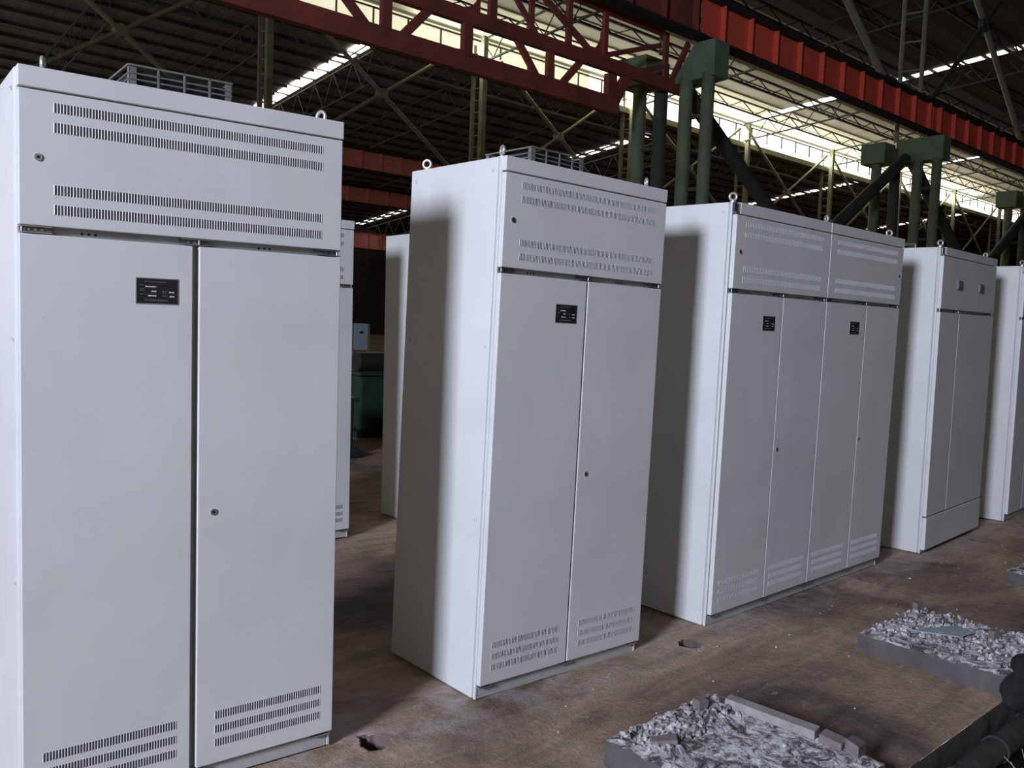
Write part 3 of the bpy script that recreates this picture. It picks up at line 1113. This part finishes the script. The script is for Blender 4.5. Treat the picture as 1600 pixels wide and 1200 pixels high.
def chips(name, x0, x1, y0, y1, h, n, seed, label, dens=None):
    rnd = random.Random(seed)
    b = MB()
    for i in range(n):
        x = x0 + (x1 - x0) * rnd.random()
        y = y0 + (y1 - y0) * rnd.random()
        s_ = .004 + .016 * rnd.random() ** 3
        a = rnd.random() * 6.28
        pts = []
        for k_ in range(6):
            t = a + k_ * 1.047
            rr = s_ * (.6 + .6 * rnd.random())
            pts.append((x + rr * math.cos(t), y + rr * math.sin(t)))
        z0 = h - .008
        hh = .006 + s_ * (.15 + .4 * rnd.random())
        tx_, ty_ = rnd.uniform(-.5, .5), rnd.uniform(-.5, .5)
        vv = [(px, py, z0) for px, py in pts] + [(px * .8 + x * .2, py * .8 + y * .2, z0 + hh + (px - x) * tx_ + (py - y) * ty_) for px, py in pts]
        b.add(vv, [(0, 1, 2, 3, 4, 5)[::-1], (6, 7, 8, 9, 10, 11)] + [(k_, (k_ + 1) % 6, (k_ + 1) % 6 + 6, k_ + 6) for k_ in range(6)])
    o = b.build(name, MORTAR)
    return tag(o, label, 'rubble', None, 'stuff')


SL = [(2.29, 2.93, 1.26, 1.97, .102), (4.13, 4.78, 1.285, 1.955, .098), (6.12, 6.80, 1.285, 1.95, .085)]
SLL = ['low grey concrete plinth with crumbling white top, at the bottom edge of the picture', 'low grey concrete plinth with white broken top and a blue-grey sheet, at the right',
       'low concrete plinth with white broken top, cut by the right edge']
for i, (x0, x1, y0, y1, h) in enumerate(SL):
    tag(rough_block('concrete_plinth', x0, x1, y0, y1, h, 3.7 * i + 1, [MORTAR, STONE]), SLL[i], 'concrete plinth')
chips('mortar_rubble', 2.31, 2.88, 1.76, 1.95, .108, 190, 3, 'white and grey mortar crumbs along the back of the plinth with the timber')
chips('mortar_rubble', 4.20, 4.76, 1.30, 1.94, .108, 420, 5, 'white mortar crumbs covering the plinth with the blue-grey sheet')


def slab_piece(name, pts, z0, z1, m, label, cat, tilt=(0, 0)):
    cx = sum(p[0] for p in pts) / len(pts)
    cy = sum(p[1] for p in pts) / len(pts)
    n_ = len(pts)
    vv = [(px - cx, py - cy, (px - cx) * tilt[0] + (py - cy) * tilt[1]) for px, py in pts] + [(px - cx, py - cy, z1 - z0 + (px - cx) * tilt[0] + (py - cy) * tilt[1]) for px, py in pts]
    o = MB().add(vv, [tuple(reversed(range(n_))), tuple(range(n_, 2 * n_))] + [(i, (i + 1) % n_, (i + 1) % n_ + n_, i + n_) for i in range(n_)]).build(name, m, None, .004)
    o.location = (cx, cy, z0)
    return tag(o, label, cat)


slab_piece('timber_beam', [(2.845, 1.855), (2.90, 1.865), (2.925, 1.50), (2.865, 1.49)], .098, .132, TIMBER, 'dusty grey timber beam lying along the right edge of the bottom plinth', 'timber')
slab_piece('brick', [(2.865, 1.475), (2.92, 1.478), (2.925, 1.395), (2.87, 1.39)], .098, .128, BRICK, 'dusty dark brick just beyond the near end of the timber beam', 'brick', (.1, .1))
slab_piece('brick', [(2.86, 1.375), (2.93, 1.38), (2.93, 1.33), (2.85, 1.32)], .098, .145, BRICK, 'brick with a pale edge at the near right corner of the bottom plinth', 'brick', (-.15, .2))
slab_piece('brick', [(2.40, 1.86), (2.47, 1.80), (2.43, 1.76), (2.37, 1.83)], .100, .118, BRICK, 'small flat brick fragment near the left corner of the bottom plinth', 'brick', (.1, -.1))
slab_piece('brick', [(2.74, 1.93), (2.79, 1.92), (2.78, 1.88), (2.73, 1.89)], .102, .135, BRICK, 'upright brick fragment at the back corner of the bottom plinth, beside the timber', 'brick')
slab_piece('metal_sheet', [(4.33, 1.80), (4.56, 1.66), (4.52, 1.555), (4.40, 1.58)], .112, .118, TILE, 'blue-grey bent sheet lying on the white rubble of the right plinth', 'sheet', (.03, -.05))
slab_piece('brick', [(4.68, 1.93), (4.75, 1.92), (4.74, 1.89), (4.67, 1.90)], .100, .145, BRICK, 'small upright brick on the back edge of the right plinth', 'brick')
slab_piece('brick', [(4.53, 1.50), (4.58, 1.49), (4.57, 1.46), (4.52, 1.47)], .102, .150, BRICK, 'small upright brick near the blue-grey sheet on the right plinth', 'brick')

# dark lump at the trench corner of the right plinth, pipe run and rubble in the trench
def lump(name, c0, r0, m, seed, label, cat, sq=(1, 1, 1)):
    b = MB()
    nu, nv = 40, 20
    vv = []
    for j in range(nv + 1):
        ph = math.pi * j / nv
        for i in range(nu):
            t = 2 * math.pi * i / nu
            d = Vector((math.sin(ph) * math.cos(t), math.sin(ph) * math.sin(t), math.cos(ph)))
            k_ = r0 * (1 + .28 * noise.fractal(d * 1.6 + Vector((seed, 0, 0)), .8, 2.1, 5))
            vv.append((d.x * k_ * sq[0], d.y * k_ * sq[1], d.z * k_ * sq[2]))
    b.add(vv, [(j * nu + i, (j + 1) * nu + i, (j + 1) * nu + (i + 1) % nu, j * nu + (i + 1) % nu) for j in range(nv) for i in range(nu)], 0, True)
    o = b.build(name, m)
    o.location = c0
    return tag(o, label, cat)


lump('black_lump', (4.42, 1.235, .03), .15, BLKLUMP, 2.0, 'black rounded lump covering the near corner of the right plinth', 'lump', (2.3, .6, .9))
lump('rubble_boulder', (3.78, 1.02, -.24), .15, BOULD, 5.0, 'earthy boulder in the trench at the bottom right corner', 'boulder', (1.5, .9, .8))
lump('rubble_boulder', (3.05, .90, -.36), .15, BOULD, 9.0, 'smaller earthy boulder in the trench below the picture edge', 'boulder', (1.3, .9, .7))
pb = MB()
prev = None
for i in range(0, 121):
    x = 1.0 + i * .1
    p_ = Vector((x, 1.195 + .010 * noise.noise((x * 2, 0, 0)), -.105 + .012 * noise.noise((x * 2.3, 4, 0))))
    if prev is not None:
        pb.cyl(prev, p_, .050 + .008 * noise.noise((x * 5, 1, 1)), 14, 0, .050 + .006 * noise.noise((x * 5 + .5, 1, 1)), False)
        if i % 4 == 0:
            pb.cyl(p_ - Vector((.012, 0, 0)), p_ + Vector((.012, 0, 0)), .056, 14)
    prev = p_
tag(pb.build('wrapped_pipe', DUCT), 'dirty wrapped pipe running along the inside of the trench edge', 'pipe')
sb = MB()
for i in range(9):
    a = random.random() * 3
    p_ = Vector((3.6 + random.random() * .3, 1.0 + random.random() * .08, -.13))
    sb.cyl(p_, p_ + Vector((math.cos(a) * .06, math.sin(a) * .06, .05)), .0012, 5)
tag(sb.build('dry_grass', STRAW), 'a few dry straws on the earthy boulder in the trench', 'straw', None, 'stuff')

# pale grit scattered over the oily floor: far too many crumbs to count
rg = random.Random(11)
gb = MB()
for i in range(260):
    x, y = rg.uniform(1.2, 8.5), 2.45 - abs(rg.gauss(0, .45))
    if y < 1.32 or any(a - .03 < x < b + .03 and c - .03 < y < d + .03 for a, b, c, d, e in SL) or any(math.hypot(x - h_[0], y - h_[1]) < .08 for h_ in HOLES):
        continue
    q = .0015 + .0045 * rg.random() ** 3
    a = rg.random() * 6.28
    z = fh(x, y) - .001
    pts = [(x + q * rg.uniform(.6, 1.3) * math.cos(a + k_ * 1.256), y + q * rg.uniform(.6, 1.3) * math.sin(a + k_ * 1.256)) for k_ in range(5)]
    gb.add([(px, py, z) for px, py in pts] + [(px * .7 + x * .3, py * .7 + y * .3, z + q * 1.1) for px, py in pts],
           [(4, 3, 2, 1, 0), (5, 6, 7, 8, 9)] + [(k_, (k_ + 1) % 5, (k_ + 1) % 5 + 5, k_ + 5) for k_ in range(5)])
tag(gb.build('floor_grit', MORTAR), 'pale crumbs of mortar strewn over the brown floor in front of the cabinets', 'grit', None, 'stuff')
